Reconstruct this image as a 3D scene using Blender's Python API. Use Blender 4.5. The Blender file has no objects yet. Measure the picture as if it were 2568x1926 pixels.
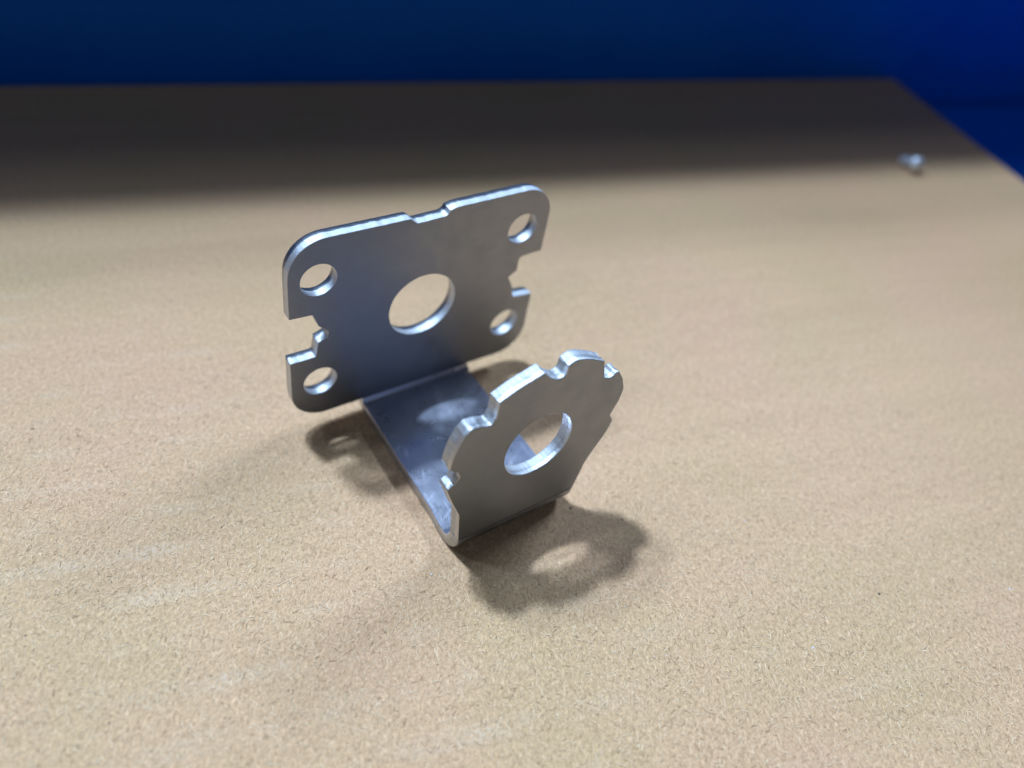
import bpy, bmesh, math, random
import numpy as np
from mathutils import Vector, Matrix, Euler

# everything below is measured in millimetres and written to the scene in metres
MM = 0.001
random.seed(7); rng = np.random.default_rng(7)
scene = bpy.context.scene
col = scene.collection

# ------------------------------------------------------------------ camera
cam_d = bpy.data.cameras.new('camera')
cam = bpy.data.objects.new('camera', cam_d); col.objects.link(cam)
CAM = Vector((-55.0816, -92.8464, 98.7058)) * MM
R = (Matrix.Rotation(-0.695645, 3, 'Z') @ Matrix.Rotation(0.852827, 3, 'X') @ Matrix.Rotation(0.150528, 3, 'Z'))
cam.location = CAM
cam.rotation_euler = R.to_euler()
cam_d.sensor_width = 36.0
cam_d.lens = 1986.256 / 2568 * 36.0
cam_d.clip_start = 0.005; cam_d.clip_end = 20
cam_d.dof.use_dof = True
cam_d.dof.focus_distance = 0.113
cam_d.dof.aperture_fstop = 10.5
scene.camera = cam

# ------------------------------------------------------------------ light
world = bpy.data.worlds.new('World'); scene.world = world
world.use_nodes = True
bg = world.node_tree.nodes['Background']
bg.inputs['Color'].default_value = (0.62, 0.74, 1.0, 1)
bg.inputs['Strength'].default_value = 0.027

TARGET = Vector((0, -15, 8)) * MM
def lamp(name, dx, dy, dist, size, watts, color):
    """ceiling lamp; dx, dy = how far its shadows run per unit of height"""
    d = Vector((-dx, -dy, 1)).normalized()
    l = bpy.data.lights.new(name, 'AREA'); l.shape = 'RECTANGLE'
    l.size, l.size_y = size; l.energy = watts; l.color = color
    o = bpy.data.objects.new(name, l); col.objects.link(o)
    o.location = TARGET + d * dist
    o.rotation_euler = (-d).to_track_quat('-Z', 'Y').to_euler()
    return o
COOL = (0.50, 0.70, 1.0)
lamp('ceiling_lamp',      0.11, -0.425, 3.2, (0.26, 0.17), 122.0, COOL)
lamp('ceiling_lamp_row',  0.18, -0.58, 3.4, (0.30, 0.22), 46.0, COOL)
lamp('ceiling_lamp_side', -1.15, -0.24, 3.4, (1.0, 0.14), 76.0, COOL)
lamp('ceiling_lamp_far',  0.55, -0.46, 3.4, (0.30, 0.30), 14.0, COOL)
lamp('ceiling_lamp_behind', 0.95, 0.60, 3.6, (0.40, 0.40), 11.0, COOL)

scene.view_settings.view_transform = 'Standard'
scene.view_settings.look = 'None'
scene.view_settings.exposure = 0.0
scene.view_settings.gamma = 1.0
scene.view_settings.use_curve_mapping = False

# ------------------------------------------------------------------ node helpers
def new_mat(name):
    m = bpy.data.materials.new(name); m.use_nodes = True
    nt = m.node_tree; b = nt.nodes['Principled BSDF']
    return m, nt, b
def node(nt, t, **kw):
    n = nt.nodes.new(t)
    for k, v in kw.items():
        if k in n.inputs.keys(): n.inputs[k].default_value = v
        else: setattr(n, k, v)
    return n
def link(nt, a, b): nt.links.new(a, b)
def ramp(nt, fac, stops):
    n = nt.nodes.new('ShaderNodeValToRGB'); e = n.color_ramp.elements
    while len(e) < len(stops): e.new(0.5)
    for i, (p, c) in enumerate(stops):
        e[i].position = p; e[i].color = c if len(c) == 4 else (*c, 1)
    link(nt, fac, n.inputs[0]); return n
def mapping(nt, src, scale, rotz=0.0):
    n = node(nt, 'ShaderNodeMapping'); n.inputs['Scale'].default_value = scale
    n.inputs['Rotation'].default_value = (0, 0, rotz); link(nt, src, n.inputs['Vector']); return n
def noise(nt, vec, scale, detail=2.0, rough=0.5):
    n = node(nt, 'ShaderNodeTexNoise', Scale=scale, Detail=detail, Roughness=rough); link(nt, vec, n.inputs['Vector']); return n
def mixc(nt, fac, a, b, mode='MIX'):
    n = nt.nodes.new('ShaderNodeMix'); n.data_type = 'RGBA'; n.blend_type = mode
    for s, i in ((fac, 0), (a, 6), (b, 7)):
        if hasattr(s, 'links'): link(nt, s, n.inputs[i])
        elif i == 0: n.inputs[0].default_value = s
        else: n.inputs[i].default_value = (*s, 1)
    return n.outputs[2]
def math_n(nt, op, a, b=None):
    n = nt.nodes.new('ShaderNodeMath'); n.operation = op
    for s, i in ((a, 0), (b, 1)):
        if s is None: continue
        if hasattr(s, 'links'): link(nt, s, n.inputs[i])
        else: n.inputs[i].default_value = s
    return n.outputs[0]

# flute direction of the board = direction of its far edge
U = Vector((0.9599, -0.2804, 0)); UA = math.atan2(U.y, U.x)

# ------------------------------------------------------------------ materials
def cardboard_mat():
    m, nt, b = new_mat('kraft_board')
    geo = node(nt, 'ShaderNodeNewGeometry')
    P = mapping(nt, geo.outputs['Position'], (1000, 1000, 1000)).outputs[0]   # mm
    # turn so that x runs along the flutes
    Q = node(nt, 'ShaderNodeVectorRotate', rotation_type='Z_AXIS'); Q.inputs['Angle'].default_value = -UA
    link(nt, P, Q.inputs['Vector']); Q = Q.outputs[0]
    base = (0.635, 0.380, 0.196)
    big = noise(nt, P, 0.022, 3, 0.55)
    tint = ramp(nt, big.outputs['Fac'], [(0.34, (0.95, 0.985, 0.94)), (0.5, (1, 1, 1)), (0.66, (1.03, 0.99, 1.04))])
    c = mixc(nt, 1.0, base, tint.outputs[0], 'MULTIPLY')
    # pulp mottling
    grain = noise(nt, P, 1.9, 5, 0.78)
    gr = ramp(nt, grain.outputs['Fac'], [(0.30, (0.60, 0.57, 0.54)), (0.5, (1, 1, 1)), (0.70, (1.34, 1.34, 1.36))])
    c = mixc(nt, 0.75, c, mixc(nt, 1.0, c, gr.outputs[0], 'MULTIPLY'))
    # families of pressed fibre strokes, most of them running one way
    def strokes(ang, lo, hi, detail=3):
        r = node(nt, 'ShaderNodeVectorRotate', rotation_type='Z_AXIS'); r.inputs['Angle'].default_value = -ang
        link(nt, P, r.inputs['Vector'])
        return noise(nt, mapping(nt, r.outputs[0], (lo, hi, 1)).outputs[0], 1.0, detail, 0.6)
    for ang, lo, hi, k in ((0.90, 0.75, 3.8, 0.62), (1.35, 0.9, 3.8, 0.5), (0.30, 0.9, 4.2, 0.45), (2.4, 0.9, 4.0, 0.3)):
        f = strokes(ang, lo, hi)
        fr = ramp(nt, f.outputs['Fac'], [(0.28, (0.58, 0.54, 0.49)), (0.45, (0.97, 0.97, 0.97)), (0.56, (1, 1, 1)), (0.72, (1.42, 1.44, 1.48))])
        c = mixc(nt, k, c, mixc(nt, 1.0, c, fr.outputs[0], 'MULTIPLY'))
    # washboard streaks along the flutes
    st = noise(nt, mapping(nt, Q, (0.012, 0.16, 1)).outputs[0], 1.0, 3, 0.6)
    sr = ramp(nt, st.outputs['Fac'], [(0.32, (0.965, 0.96, 0.955)), (0.5, (1, 1, 1)), (0.68, (1.03, 1.03, 1.035))])
    c = mixc(nt, 0.9, c, mixc(nt, 1.0, c, sr.outputs[0], 'MULTIPLY'))
    # pale rubbed scuffs riding on the flute ridges, towards the front left
    wv = node(nt, 'ShaderNodeTexWave', wave_type='BANDS', bands_direction='Y', Scale=0.042, Distortion=1.2, Detail=2.0)
    wv.inputs['Detail Scale'].default_value = 0.6
    link(nt, Q, wv.inputs['Vector'])
    ridge = ramp(nt, wv.outputs['Fac'], [(0.55, (0, 0, 0)), (0.97, (1, 1, 1))])
    sc1 = noise(nt, mapping(nt, Q, (0.06, 0.09, 1)).outputs[0], 1.0, 5, 0.72)
    sc1 = ramp(nt, sc1.outputs['Fac'], [(0.48, (0, 0, 0)), (0.64, (1, 1, 1))])
    sc2 = noise(nt, P, 1.6, 3, 0.7)
    sc2 = ramp(nt, sc2.outputs['Fac'], [(0.40, (0, 0, 0)), (0.62, (1, 1, 1))])
    sep = node(nt, 'ShaderNodeSeparateXYZ'); link(nt, P, sep.inputs[0])
    left = node(nt, 'ShaderNodeMapRange'); left.inputs['From Min'].default_value = 10; left.inputs['From Max'].default_value = -60
    link(nt, math_n(nt, 'ADD', sep.outputs[0], math_n(nt, 'MULTIPLY', sep.outputs[1], 0.45)), left.inputs['Value'])
    msk = math_n(nt, 'MULTIPLY', math_n(nt, 'MULTIPLY', ridge.outputs[0], sc1.outputs[0]), math_n(nt, 'MULTIPLY', sc2.outputs[0], left.outputs[0]))
    c = mixc(nt, math_n(nt, 'MULTIPLY', msk, 0.34), c, (0.88, 0.72, 0.56))
    link(nt, c, b.inputs['Base Color'])
    b.inputs['Roughness'].default_value = 0.72
    b.inputs['Specular IOR Level'].default_value = 0.28
    fl = node(nt, 'ShaderNodeTexWave', wave_type='BANDS', bands_direction='Y', Scale=0.042, Distortion=0.6)
    link(nt, Q, fl.inputs['Vector'])
    h = math_n(nt, 'ADD', math_n(nt, 'MULTIPLY', grain.outputs['Fac'], 0.10), math_n(nt, 'MULTIPLY', fl.outputs['Fac'], 0.05))
    bp = node(nt, 'ShaderNodeBump', Strength=0.55, Distance=0.001); link(nt, h, bp.inputs['Height'])
    link(nt, bp.outputs[0], b.inputs['Normal'])
    return m

def plain_mat(name, color, rough, spec=0.3):
    m, nt, b = new_mat(name)
    geo = node(nt, 'ShaderNodeNewGeometry')
    n = noise(nt, geo.outputs['Position'], 900, 3)
    r = ramp(nt, n.outputs['Fac'], [(0.3, tuple(x * 0.85 for x in color)), (0.7, tuple(min(1, x * 1.15) for x in color))])
    link(nt, r.outputs[0], b.inputs['Base Color'])
    b.inputs['Roughness'].default_value = rough; b.inputs['Specular IOR Level'].default_value = spec
    return m

def blue_mat():
    m, nt, b = new_mat('blue_plastic')
    geo = node(nt, 'ShaderNodeNewGeometry')
    n = noise(nt, geo.outputs['Position'], 14, 4, 0.6)
    r = ramp(nt, n.outputs['Fac'], [(0.3, (0.001, 0.130, 0.60)), (0.7, (0.002, 0.165, 0.70))])
    link(nt, r.outputs[0], b.inputs['Base Color'])
    f = noise(nt, geo.outputs['Position'], 1500, 2)
    bp = node(nt, 'ShaderNodeBump', Strength=0.25, Distance=0.0004); link(nt, f.outputs['Fac'], bp.inputs['Height'])
    link(nt, bp.outputs[0], b.inputs['Normal'])
    b.inputs['Roughness'].default_value = 0.5; b.inputs['Specular IOR Level'].default_value = 0.12
    return m

def steel_face_mat(name, worn=False):
    m, nt, b = new_mat(name)
    geo = node(nt, 'ShaderNodeNewGeometry')
    P = mapping(nt, geo.outputs['Position'], (1000, 1000, 1000)).outputs[0]
    b.inputs['Metallic'].default_value = 0.94 if worn else 1.0
    cl = noise(nt, P, 0.10, 4, 0.6)
    c = ramp(nt, cl.outputs['Fac'], [(0.3, (0.268, 0.284, 0.318)), (0.7, (0.300, 0.316, 0.350))]).outputs[0]
    rg = noise(nt, P, 0.35, 5, 0.65)
    lo, hi = (0.25, 0.33) if worn else (0.36, 0.50)
    rr = ramp(nt, rg.outputs['Fac'], [(0.3, (lo,) * 3), (0.7, (hi,) * 3)]).outputs[0]
    fine = noise(nt, mapping(nt, P, (6, 6, 0.6)).outputs[0], 1.0, 3, 0.6)
    h = math_n(nt, 'MULTIPLY', fine.outputs['Fac'], 0.012 if not worn else 0.010)
    if worn:
        # rubbed marks: thin pale scratches in a few directions
        for ang, s1, s2, k in ((0.5, 0.06, 2.2, 0.16), (1.15, 0.07, 2.8, 0.16), (1.5, 0.10, 3.6, 0.16)):
            vr = node(nt, 'ShaderNodeVectorRotate', rotation_type='Z_AXIS'); vr.inputs['Angle'].default_value = -ang
            link(nt, P, vr.inputs['Vector'])
            s = noise(nt, mapping(nt, vr.outputs[0], (s1, s2, 1)).outputs[0], 1.0, 4, 0.6)
            mk = ramp(nt, s.outputs['Fac'], [(0.57, (0, 0, 0)), (0.70, (1, 1, 1))]).outputs[0]
            pt = ramp(nt, noise(nt, P, 0.22, 3).outputs['Fac'], [(0.45, (0, 0, 0)), (0.62, (1, 1, 1))]).outputs[0]
            mk = math_n(nt, 'MULTIPLY', math_n(nt, 'MULTIPLY', mk, pt), k)
            c = mixc(nt, mk, c, (0.84, 0.85, 0.88)); rr = mixc(nt, mk, rr, (0.75, 0.75, 0.75))
            h = math_n(nt, 'ADD', h, math_n(nt, 'MULTIPLY', mk, 0.02))
    else:
        # a few dark tool streaks on the sheet
        s = noise(nt, mapping(nt, P, (0.16, 1, 2.2)).outputs[0], 1.0, 4, 0.6)
        mk = ramp(nt, s.outputs['Fac'], [(0.60, (0, 0, 0)), (0.72, (1, 1, 1))]).outputs[0]
        c = mixc(nt, math_n(nt, 'MULTIPLY', mk, 0.35), c, (0.36, 0.35, 0.35))
    if worn: c = mixc(nt, 1.0, c, (2.6, 2.45, 2.45), 'MULTIPLY')
    link(nt, c, b.inputs['Base Color']); link(nt, rr, b.inputs['Roughness'])
    bp = node(nt, 'ShaderNodeBump', Strength=0.5, Distance=0.001); link(nt, h, bp.inputs['Height'])
    link(nt, bp.outputs[0], b.inputs['Normal'])
    return m

def steel_edge_mat(name, near, far, mid):
    """sheared edge: striations across the thickness, torn rough zone; near / far = (colour, roughness, torn?)"""
    m, nt, b = new_mat(name)
    b.inputs['Metallic'].default_value = 1.0
    at = node(nt, 'ShaderNodeAttribute', attribute_name='rim')       # (run along rim, depth, 0) in mm
    V = at.outputs['Vector']
    st = noise(nt, mapping(nt, V, (6.0, 0.35, 1)).outputs[0], 1.0, 4, 0.65)
    tear = noise(nt, mapping(nt, V, (5, 5, 1)).outputs[0], 1.0, 3, 0.7)
    wob = noise(nt, mapping(nt, V, (0.7, 0.0, 1)).outputs[0], 1.0, 3)
    sep = node(nt, 'ShaderNodeSeparateXYZ'); link(nt, V, sep.inputs[0])
    dd = math_n(nt, 'ADD', sep.outputs[1], math_n(nt, 'MULTIPLY', wob.outputs['Fac'], 0.5))
    zone = node(nt, 'ShaderNodeMapRange'); zone.inputs['From Min'].default_value = mid + 0.15; zone.inputs['From Max'].default_value = mid + 0.35
    link(nt, dd, zone.inputs['Value'])
    line = ramp(nt, zone.outputs[0], [(0.0, (0, 0, 0)), (0.45, (1, 1, 1)), (1.0, (0, 0, 0))]).outputs[0]
    h = mixc(nt, zone.outputs[0], *((tear if q[2] else st).outputs['Fac'] for q in (near, far)))
    c = mixc(nt, zone.outputs[0], (near[0],) * 3, (far[0],) * 3)
    c = mixc(nt, math_n(nt, 'MULTIPLY', line, 0.45), c, (0.30, 0.31, 0.33))
    gl = ramp(nt, (tear if near[2] else st).outputs['Fac'], [(0.3, (0.72, 0.72, 0.72)), (0.7, (1.18, 1.18, 1.18))]).outputs[0]
    c = mixc(nt, 1.0, c, gl, 'MULTIPLY')
    link(nt, c, b.inputs['Base Color'])
    rr = mixc(nt, zone.outputs[0], (near[1],) * 3, (far[1],) * 3)
    link(nt, rr, b.inputs['Roughness'])
    bp = node(nt, 'ShaderNodeBump', Strength=0.55, Distance=0.00012); link(nt, h, bp.inputs['Height'])
    link(nt, bp.outputs[0], b.inputs['Normal'])
    return m

M_BOARD = cardboard_mat()
M_BLUE = blue_mat()
M_FACE = steel_face_mat('zinc_steel')
M_WORN = steel_face_mat('rubbed_zinc_steel', worn=True)
M_EDGE = steel_edge_mat('sheared_steel', (0.62, 0.46, False), (0.56, 0.58, True), 0.85)
M_EDGE_PLATE = steel_edge_mat('sheared_steel_rolled', (0.66, 0.55, True), (0.42, 0.33, False), 1.30)
M_PALE = plain_mat('pale_fibre', (0.92, 0.65, 0.40), 0.7, 0.12)
M_DARK = plain_mat('dark_fibre', (0.31, 0.19, 0.10), 0.8, 0.1)
M_NO_BOUNCE = plain_mat('dark_no_bounce', (0.012, 0.022, 0.045), 0.6)  # invented dark colour for the unseen side wall, cuts its bounce light
M_PIN = plain_mat('bright_zinc', (0.78, 0.79, 0.80), 0.42); M_PIN.node_tree.nodes['Principled BSDF'].inputs['Metallic'].default_value = 0.55
M_DUST = plain_mat('white_dust', (0.80, 0.80, 0.84), 0.6)
M_GRIT = plain_mat('dark_grit', (0.10, 0.075, 0.06), 0.7)

# ------------------------------------------------------------------ object helpers
def obj(name, me, mats, parent=None):
    o = bpy.data.objects.new(name, me); col.objects.link(o)
    for m in mats: me.materials.append(m)
    if parent: o.parent = parent
    return o
def from_data(name, v, f):
    me = bpy.data.meshes.new(name); me.from_pydata([tuple(p) for p in v], [], f); me.update(); return me
def slab(name, quad, z0, z1, mats, parent=None, bevel=0.0):
    """flat block over a 4-cornered outline (mm)"""
    v = [(x * MM, y * MM, z0 * MM) for x, y in quad] + [(x * MM, y * MM, z1 * MM) for x, y in quad]
    n = len(quad)
    f = [tuple(range(n))[::-1], tuple(range(n, 2 * n))] + [(i, (i + 1) % n, n + (i + 1) % n, n + i) for i in range(n)]
    me = from_data(name, v, f)
    if bevel:
        bm = bmesh.new(); bm.from_mesh(me)
        bmesh.ops.bevel(bm, geom=bm.edges[:], offset=bevel * MM, segments=3, affect='EDGES', profile=0.5)
        bm.to_mesh(me); bm.free()
    return obj(name, me, mats, parent)

# ------------------------------------------------------------------ the board and the blue bin round it
K = Vector((255.3, 75.3))                       # far right corner of the board
u2 = Vector((U.x, U.y)); d2 = Vector((-0.443, -0.8965))
K_bl = K - u2 * 470; K_fr = K + d2 * 340; K_fl = K_bl + d2 * 340
board_quad = [K_fl, K_fr, K, K_bl]
board = bpy.data.objects.new('cardboard_sheet', None); col.objects.link(board)
board.location = (0, 0, 0)
board['label'] = 'tan kraft cardboard sheet, fibrous and scuffed, under the bracket'
board['category'] = 'cardboard'
slab('top_liner', board_quad, -0.45, 0.0, [M_BOARD], board, 0.12)
slab('bottom_liner', board_quad, -4.4, -3.95, [M_BOARD], board, 0.12)
def fluting():
    v, f = [], []
    n = 420
    for i in range(n + 1):
        s = i / n
        z = -2.2 + 1.7 * math.sin(s * 340 / 7.2 * 2 * math.pi)
        for e in (0.001, 0.999):
            q = K_bl.lerp(K, e) + d2 * (340 * (0.001 + s * 0.998)); v.append((q.x * MM, q.y * MM, z * MM))
    for i in range(n): f.append((2 * i, 2 * i + 1, 2 * i + 3, 2 * i + 2))
    me = from_data('fluting', v, f)
    for p in me.polygons: p.use_smooth = True
    return obj('fluting', me, [M_BOARD], board)
fluting()

# bin: back wall hugs the board's far edge; side wall stands off, out of view
nb = Vector((-u2.y, u2.x))                      # away from the camera, behind the far edge
nr = Vector((-d2.y, d2.x))                      # beyond the right edge (outwards)
if nr.x < 0: nr = -nr
g = 2.5
Cn = K + nb * g + nr * g
WALL_H, SIDE_H, FLOOR_Z, SIDE_GAP = 217, 340, -12.0, 230.0
Co = Cn + u2 * SIDE_GAP                          # inner corner of the bin, past the board's corner
bq = [Cn - u2 * 620, Co + u2 * 30, Co + u2 * 30 + nb * 14, Cn - u2 * 620 + nb * 14]
w = slab('bin_wall', bq, FLOOR_Z, WALL_H, [M_BLUE], None, 2.0); w['kind'] = 'structure'
sq = [Co - d2 * 220, Co + d2 * 460, Co + d2 * 460 + nr * 14, Co - d2 * 220 + nr * 14]  # unseen; distance, height and overrun shaped to dim the board's right side
w = slab('bin_side_wall', sq, FLOOR_Z, SIDE_H, [M_NO_BOUNCE], None, 2.0); w['kind'] = 'structure'
fq = [Cn - u2 * 640 + d2 * 480, Co + d2 * 480 + u2 * 60, Co + u2 * 60 + nb * 20, Cn - u2 * 640 + nb * 20]
w = slab('bin_floor', fq, FLOOR_Z - 8, FLOOR_Z, [M_BLUE]); w['kind'] = 'structure'
pq = [q + (Vector((sum(c.x for c in board_quad) / 4, sum(c.y for c in board_quad) / 4)) - q) * 0.03 for q in board_quad]
w = slab('bin_step', pq, FLOOR_Z, -4.4, [M_BLUE], None, 2.0); w['kind'] = 'structure'

# ------------------------------------------------------------------ bracket
T = 2.2          # sheet thickness
RI = 1.0          # inner bend radius at the plate
RT = 2.2          # inner bend radius at the tab
LEAN, TILT, SKEW, L = -0.0805, 0.0280, 0.0538, 34.878
HALF = 10.68

def fillet(pts, step=0.22):
    """closed outline, (x, y, radius) corners -> evenly sampled points"""
    n = len(pts); path = []
    for i in range(n):
        p0, p1, p2 = (Vector(pts[(i + k) % n][:2]) for k in (-1, 0, 1)); r = pts[i][2]
        a, b = (p0 - p1), (p2 - p1); la, lb = a.length, b.length; a /= la; b /= lb
        ang = math.acos(max(-1, min(1, a.dot(b))))
        if r <= 0 or ang > math.pi - 0.02: path.append(p1); continue
        d = min(r / math.tan(ang / 2), 0.48 * la, 0.48 * lb); r = d * math.tan(ang / 2)
        c = p1 + (a + b).normalized() * (r / math.sin(ang / 2))
        s, e = p1 + a * d - c, p1 + b * d - c
        t0 = math.atan2(s.y, s.x); dt = (math.atan2(e.y, e.x) - t0 + math.pi) % (2 * math.pi) - math.pi
        k = max(2, int(abs(dt) / 0.12))
        for j in range(k + 1):
            t = t0 + dt * j / k; path.append(c + Vector((math.cos(t), math.sin(t))) * r)
    out = []
    for i in range(len(path)):
        p, q = path[i], path[(i + 1) % len(path)]; k = max(1, int((q - p).length / step))
        for j in range(k): out.append(p.lerp(q, j / k))
    clean = []
    for p in out:
        if not clean or (p - clean[-1]).length > 0.03: clean.append(p)
    return clean
def circle(cx, cy, r, n=96):
    return [Vector((cx + r * math.cos(-2 * math.pi * i / n), cy + r * math.sin(-2 * math.pi * i / n))) for i in range(n)]

def stamped(name, outline, holes, place, profile, seed, edge, parent):
    """sheet blank cut along outline and holes; profile = (depth, inset) from front to back"""
    loops = [outline] + holes; rnd = random.Random(seed)
    verts, faces, mat, smooth, rim = [], [], [], [], []
    caps = {0: [], 1: []}
    for lp in loops:
        n = len(lp); nor = []
        for i in range(n):
            t = (lp[(i + 1) % n] - lp[i - 1]); t.normalize(); nor.append(Vector((-t.y, t.x)))   # into the metal
        run = [0.0]
        for i in range(n): run.append(run[-1] + (lp[(i + 1) % n] - lp[i]).length)
        jit = [rnd.gauss(0, 1) for _ in range(n)]
        jit = [(jit[i - 2] + jit[i - 1] + jit[i] + jit[(i + 1) % n] + jit[(i + 2) % n]) / 2.2 for i in range(n)]
        base = len(verts); m = len(profile)
        for (d, ins, ja) in profile:
            for i in range(n + 1):
                q = lp[i % n] + nor[i % n] * (ins + ja * jit[i % n])
                verts.append(place(q.x, q.y, d)); rim.append((run[i], d, 0))
        for a in range(m - 1):
            for i in range(n):
                faces.append((base + a * (n + 1) + i, base + a * (n + 1) + i + 1, base + (a + 1) * (n + 1) + i + 1, base + (a + 1) * (n + 1) + i))
                mat.append(1); smooth.append(True)
        for side, (d, ins, ja) in ((0, profile[0]), (1, profile[-1])):
            caps[side].append([lp[i] + nor[i] * (ins + ja * jit[i]) for i in range(n)])
    for side in (0, 1):
        d = profile[0][0] if side == 0 else profile[-1][0]
        base = len(verts); flat = [p for lp in caps[side] for p in lp]
        for p in flat: verts.append(place(p.x, p.y, d)); rim.append((p.x, d, 0))
        cb = bmesh.new(); bv = [cb.verts.new((p.x, p.y, 0)) for p in flat]; o0 = 0; be = []
        for i, q in enumerate(bv): q.index = i
        for lp in caps[side]:
            k = len(lp); be += [cb.edges.new((bv[o0 + i], bv[o0 + (i + 1) % k])) for i in range(k)]; o0 += k
        bmesh.ops.triangle_fill(cb, use_beauty=True, use_dissolve=False, edges=be)
        cb.verts.index_update()
        def within(p, lp):
            c = False
            for i in range(len(lp)):
                a, b = lp[i - 1], lp[i]
                if (a.y > p.y) != (b.y > p.y) and p.x < (b.x - a.x) * (p.y - a.y) / (b.y - a.y) + a.x: c = not c
            return c
        cb.normal_update()
        drop = [t for t in cb.faces if any(within(t.calc_center_median(), lp) for lp in caps[side][1:])]
        bmesh.ops.delete(cb, geom=drop, context='FACES_ONLY')
        for t in cb.faces:
            if (t.normal.z > 0) == (side == 1): t.normal_flip()
        for t in cb.faces: faces.append(tuple(base + q.index for q in t.verts)); mat.append(0); smooth.append(False)
        cb.free()
    me = bpy.data.meshes.new(name)
    me.from_pydata([tuple(c * MM for c in p) for p in verts], [], faces); me.update()
    me.polygons.foreach_set('material_index', mat); me.polygons.foreach_set('use_smooth', smooth)
    at = me.attributes.new('rim', 'FLOAT_VECTOR', 'POINT'); at.data.foreach_set('vector', [c for r in rim for c in r])
    me.set_sharp_from_angle(angle=math.radians(40))
    return obj(name, me, [M_FACE, edge], parent)

bracket = bpy.data.objects.new('metal_bracket', None); col.objects.link(bracket)
bracket['label'] = 'stamped zinc steel bracket with notched back plate and round scalloped tab'
bracket['category'] = 'bracket'

def place_plate(x, z, d):
    return (x, math.sin(LEAN) * z + math.cos(LEAN) * d, math.cos(LEAN) * z - math.sin(LEAN) * d)
def place_tab(x, z, d):
    return (x - SKEW * L, -L - math.sin(TILT) * z + math.cos(TILT) * d, math.cos(TILT) * z + math.sin(TILT) * d)

zc = T + RI
ZP = zc / math.cos(LEAN) - RI * math.tan(LEAN)           # where plate meets its bend, along the plate
plate_pts = [(-HALF, ZP, 0), (HALF, ZP, 0), (HALF + 0.15, 3.35, 0.3), (22.65, 3.15, 8.0), (22.62, 16.35, 0.25),
    (18.45, 16.9, 0.5), (17.75, 19.6, 0.4), (16.5, 21.9, 0.35), (18.15, 22.9, 0.5), (18.1, 25.75, 0.7), (22.68, 26.0, 0.25),
    (22.65, 39.25, 5.6), (4.1, 39.05, 0.4), (2.85, 38.7, 0.4), (2.35, 37.85, 0.9), (-2.75, 37.75, 0.25), (-3.9, 38.78, 0.5),
    (-23.1, 39.0, 6.0), (-23.2, 25.75, 0.25), (-19.5, 25.5, 0.4), (-18.6, 23.0, 0.5), (-17.0, 21.3, 0.3), (-17.2, 20.15, 0.3),
    (-18.75, 19.6, 0.3), (-19.1, 16.72, 0.5), (-23.38, 16.75, 0.3), (-23.38, 3.4, 6.3), (-HALF - 0.15, 3.3, 0.3)]
TP = 2.55
PLATE_PROFILE = [(0.0, 0.05, 0.010), (0.05, 0.0, 0.012), (0.5 * TP, 0.0, 0.022), (0.62 * TP, 0.02, 0.03), (0.76 * TP, 0.08, 0.02), (0.89 * TP, 0.17, 0.01), (0.96 * TP, 0.25, 0.006), (TP, 0.38, 0.0)]
holes = [circle(-0.43, 21.23, 6.11)] + [circle(-0.446 + sx * 18, 21.4 + sz * 10.38, 2.83, 64) for sx in (-1, 1) for sz in (-1, 1)]
stamped('back_plate', fillet(plate_pts), holes, place_plate, PLATE_PROFILE, 3, M_EDGE_PLATE, bracket)

zt = T + RT
ZT = zt / math.cos(TILT)
tab_pts = [(-HALF, ZT, 0), (HALF, ZT, 0), (11.2, 6.5, 5), (12.0, 10.1, 6), (14.85, 15.5, 2.5), (15.45, 17.5, 0.5), (14.55, 19.2, 0.4),
    (15.5, 21.7, 1.6), (15.85, 24.0, 2.5), (14.9, 26.5, 2.0), (13.5, 28.6, 0.5), (12.5, 27.45, 0.8), (11.05, 28.15, 0.5), (10.15, 31.6, 0.15),
    (7.3, 33.1, 6), (4.9, 33.9, 1.6), (3.5, 33.2, 0.4), (3.45, 31.6, 0.5), (2.25, 31.3, 0.8), (0.85, 32.3, 0.3), (-0.3, 33.55, 0.12),
    (-3.9, 32.5, 10), (-7.05, 31.1, 0.25), (-7.2, 28.4, 0.4), (-7.8, 27.3, 0.4), (-9.5, 27.9, 0.7), (-10.9, 28.05, 0.6), (-11.8, 27.1, 1.0), (-12.7, 25.3, 3), (-13.35, 23.3, 3),
    (-13.55, 21.5, 0.3), (-12.2, 20.4, 0.4), (-11.75, 19.2, 0.6), (-12.6, 18.0, 0.5), (-13.7, 17.5, 0.4), (-12.5, 14.1, 4), (-11.1, 10.6, 2.5)]
TAB_PROFILE = [(0.0, 0.10, 0.0), (0.05, 0.03, 0.008), (0.16, 0.0, 0.012), (0.42 * T, 0.02, 0.012), (0.52 * T, 0.09, 0.045), (0.75 * T, 0.03, 0.05), (0.95 * T, 0.01, 0.05), (T, 0.06, 0.035)]
stamped('front_tab', fillet(tab_pts), [circle(1.33, 19.19, 5.78, 110)], place_tab, TAB_PROFILE, 5, M_EDGE, bracket)

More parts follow.
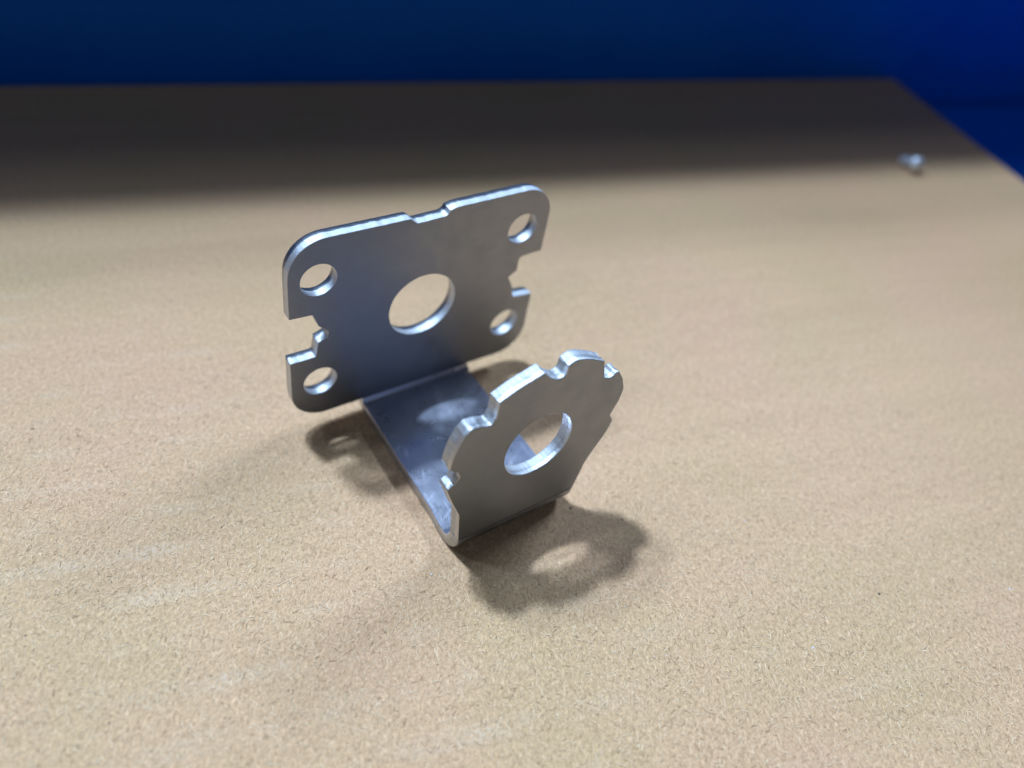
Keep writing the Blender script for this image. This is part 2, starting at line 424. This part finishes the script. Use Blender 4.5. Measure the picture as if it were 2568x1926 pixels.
def base_strip():
    """the flat web and both bends: one strip swept along the U"""
    ycp = math.tan(LEAN) * zc - RI / math.cos(LEAN)
    yct = -L - math.tan(TILT) * zt + (T + RT) / math.cos(TILT)
    path = []                                                # (centre of turn y, z, angle) or flat samples
    a0 = -LEAN
    for i in range(15): path.append(('arc', ycp, a0 + (-math.pi / 2 - a0) * i / 14))
    for i in range(1, 40): path.append(('flat', ycp + (yct - ycp) * i / 40, 0))
    a1 = -math.pi + TILT
    for i in range(15): path.append(('arc', yct, -math.pi / 2 + (a1 + math.pi / 2) * i / 14))
    verts, faces, rim, mat = [], [], [], []
    run = 0; prev = None
    b = 0.10
    N = None
    for kind, y, a in path:
        if kind == 'arc':
            ri, z0 = (RT, zt) if y == yct else (RI, zc)
            inn = (y + ri * math.cos(a), z0 + ri * math.sin(a)); out = (y + (ri + T) * math.cos(a), z0 + (ri + T) * math.sin(a))
            bulge = 0.22 * math.sin(min(1, max(0, (abs(a + math.pi / 2)) / (math.pi / 2))) * math.pi)
        else:
            inn = (y, T); out = (y, 0.0); bulge = 0.0
        if prev: run += math.hypot(out[0] - prev[0], out[1] - prev[1])
        prev = out
        ring = []
        # around the section: inner face, right edge, outer face, left edge
        lo, hi = -HALF - bulge, HALF + bulge
        sec = [(lo + b, 0), (lo + b * 0.3, 0.03), (lo, 0.07), (-HALF - 0.3 * bulge, 0.5), (-HALF + 0.02, 0.9), (-HALF + 0.08, 0.96), (-HALF + 0.22, 1.0),
               (HALF - 0.22, 1.0), (HALF - 0.08, 0.96), (HALF - 0.02, 0.9), (HALF + 0.3 * bulge, 0.5), (hi, 0.07), (hi - b * 0.3, 0.03), (hi - b, 0)]
        for x, t in sec:
            yy = inn[0] + (out[0] - inn[0]) * t; zz = inn[1] + (out[1] - inn[1]) * t
            # the web is skewed a little; the tab end follows it
            sk = SKEW * max(-L, min(0, yy)) if kind == 'flat' else (SKEW * (-L) if y < -L / 2 else SKEW * min(0, yy))
            if kind == 'flat':
                e = max(0.0, min(1.0, (y - yct) / 4.0)); sk = SKEW * yy * e + SKEW * (-L) * (1 - e)
            verts.append((x + sk, yy, max(zz, 0.0))); rim.append((run, t * T, 0))
        if N is None: N = len(sec)
    rows = len(path)
    for r in range(rows - 1):
        for k in range(N):
            k2 = (k + 1) % N
            faces.append((r * N + k, r * N + k2, (r + 1) * N + k2, (r + 1) * N + k))
            mat.append(1 if (2 <= k <= 4 or 8 <= k <= 10) else 2 if 5 <= k <= 7 else 0)
    faces.append(tuple(range(N))); mat.append(1)
    faces.append(tuple((rows - 1) * N + k for k in range(N))[::-1]); mat.append(1)
    me = from_data('base_strip', [tuple(c * MM for c in p) for p in verts], faces)
    me.polygons.foreach_set('material_index', mat)
    me.polygons.foreach_set('use_smooth', [True] * len(faces))
    at = me.attributes.new('rim', 'FLOAT_VECTOR', 'POINT'); at.data.foreach_set('vector', [c for r in rim for c in r])
    bm = bmesh.new(); bm.from_mesh(me); bmesh.ops.recalc_face_normals(bm, faces=bm.faces[:]); bm.to_mesh(me); bm.free()
    me.set_sharp_from_angle(angle=math.radians(38))
    return obj('base_strip', me, [M_WORN, M_EDGE, M_FACE], bracket)
base_strip()

# ------------------------------------------------------------------ small pin lying near the right edge
def pin():
    prof = [(0, 0), (1.0, 0), (1.45, 0.25), (1.6, 0.7), (1.6, 3.2), (1.75, 3.6), (2.3, 3.75), (2.55, 4.2), (2.5, 5.0), (2.2, 5.6), (1.3, 6.0), (0, 6.1)]
    n = 28; v, f = [], []
    for r, h in prof:
        for i in range(n):
            a = 2 * math.pi * i / n; v.append((r * math.cos(a) * MM, r * math.sin(a) * MM, h * MM))
    for j in range(len(prof) - 1):
        for i in range(n): f.append((j * n + i, j * n + (i + 1) % n, (j + 1) * n + (i + 1) % n, (j + 1) * n + i))
    me = from_data('metal_pin', v, f)
    bm = bmesh.new(); bm.from_mesh(me); bmesh.ops.remove_doubles(bm, verts=bm.verts[:], dist=1e-6); bmesh.ops.recalc_face_normals(bm, faces=bm.faces[:]); bm.to_mesh(me); bm.free()
    for p in me.polygons: p.use_smooth = True
    me.set_sharp_from_angle(angle=math.radians(50))
    o = obj('metal_pin', me, [M_PIN]); o.location = (186.5 * MM, 24.5 * MM, 0); o.scale = (0.95, 0.95, 1.2)
    o['label'] = 'small shiny metal pin lying at the shadow line near the cardboard edge'; o['category'] = 'pin'
    # lying on head rim and shank end: axis tipped so both touch the board
    tip = math.asin(0.95 * (2.55 - 1.6) / (1.2 * 3.6))
    q = Matrix.Rotation(math.radians(262), 4, 'Z') @ Matrix.Rotation(math.pi / 2 - tip, 4, 'Y')
    o.rotation_euler = q.to_euler()
    zmin = min((q @ Vector((vv.co.x * 0.95, vv.co.y * 0.95, vv.co.z * 1.2))).z for vv in me.vertices)
    o.location.z = -zmin
    return o
pin()

# ------------------------------------------------------------------ loose fibres, dust and grit on the board
def inside(x, y, m=3):
    p = Vector((x, y)) - K
    return p.dot(nb) < -m and p.dot(nr) < -m
def fibres(name, count, mat, lmin, lmax, wmin, wmax, x0, x1, y0, y1, curl, bias):
    v, f = [], []
    for _ in range(count):
        x, y = rng.uniform(x0, x1), rng.uniform(y0, y1)
        if not inside(x, y): continue
        a = bias + rng.normal(0, 0.75) if rng.random() < 0.65 else rng.uniform(0, math.pi)
        ln = lmin + (lmax - lmin) * rng.random() ** 2.2; w = rng.uniform(wmin, wmax); c = rng.normal(0, curl)
        k = 4; base = len(v); px, py = x, y
        for i in range(k + 1):
            ww = w * (0.35 + 0.65 * math.sin(math.pi * (0.12 + 0.76 * i / k)))
            nx, ny = -math.sin(a), math.cos(a)
            z = 0.02 + 0.10 * math.sin(math.pi * i / k) * (0.3 + 0.7 * ((x * 7.3) % 1))
            v.append(((px + nx * ww / 2) * MM, (py + ny * ww / 2) * MM, z * MM))
            v.append(((px - nx * ww / 2) * MM, (py - ny * ww / 2) * MM, z * MM))
            px += math.cos(a) * ln / k; py += math.sin(a) * ln / k; a += c / k
        for i in range(k): f.append((base + 2 * i, base + 2 * i + 1, base + 2 * i + 3, base + 2 * i + 2))
    me = from_data(name, v, f)
    o = obj(name, me, [mat], board); o['kind'] = 'stuff'
    return o
fibres('pale_fibre', 46000, M_PALE, 0.3, 1.4, 0.04, 0.085, -92, 85, -120, 22, 0.3, 0.95)
fibres('dark_fibre', 15000, M_DARK, 0.25, 1.3, 0.03, 0.06, -92, 85, -120, 22, 0.6, 0.95)

def specks(name, count, mat, rmin, rmax, seed, spots=()):
    r = np.random.default_rng(seed); v, f = [], []
    pts = list(spots)
    for _ in range(count):
        x, y = r.uniform(-100, 140), r.uniform(-120, 60)
        if inside(x, y): pts.append((x, y, rmin + (rmax - rmin) * r.random() ** 3))
    for x, y, s in pts:
        base = len(v); n = 7
        for i in range(n):
            a = 2 * math.pi * i / n; q = s * r.uniform(0.6, 1.25)
            v.append(((x + q * math.cos(a)) * MM, (y + 0.7 * q * math.sin(a)) * MM, 0.01 * MM))
        v.append((x * MM, y * MM, (0.02 + 0.5 * s) * MM))
        for i in range(n): f.append((base + i, base + (i + 1) % n, base + n))
    o = obj(name, from_data(name, v, f), [mat], board); o['kind'] = 'stuff'
specks('dust', 120, M_DUST, 0.05, 0.26, 11, [(11.5, -31, 0.3), (33, -52, 0.25)])
specks('grit', 170, M_GRIT, 0.06, 0.36, 12)
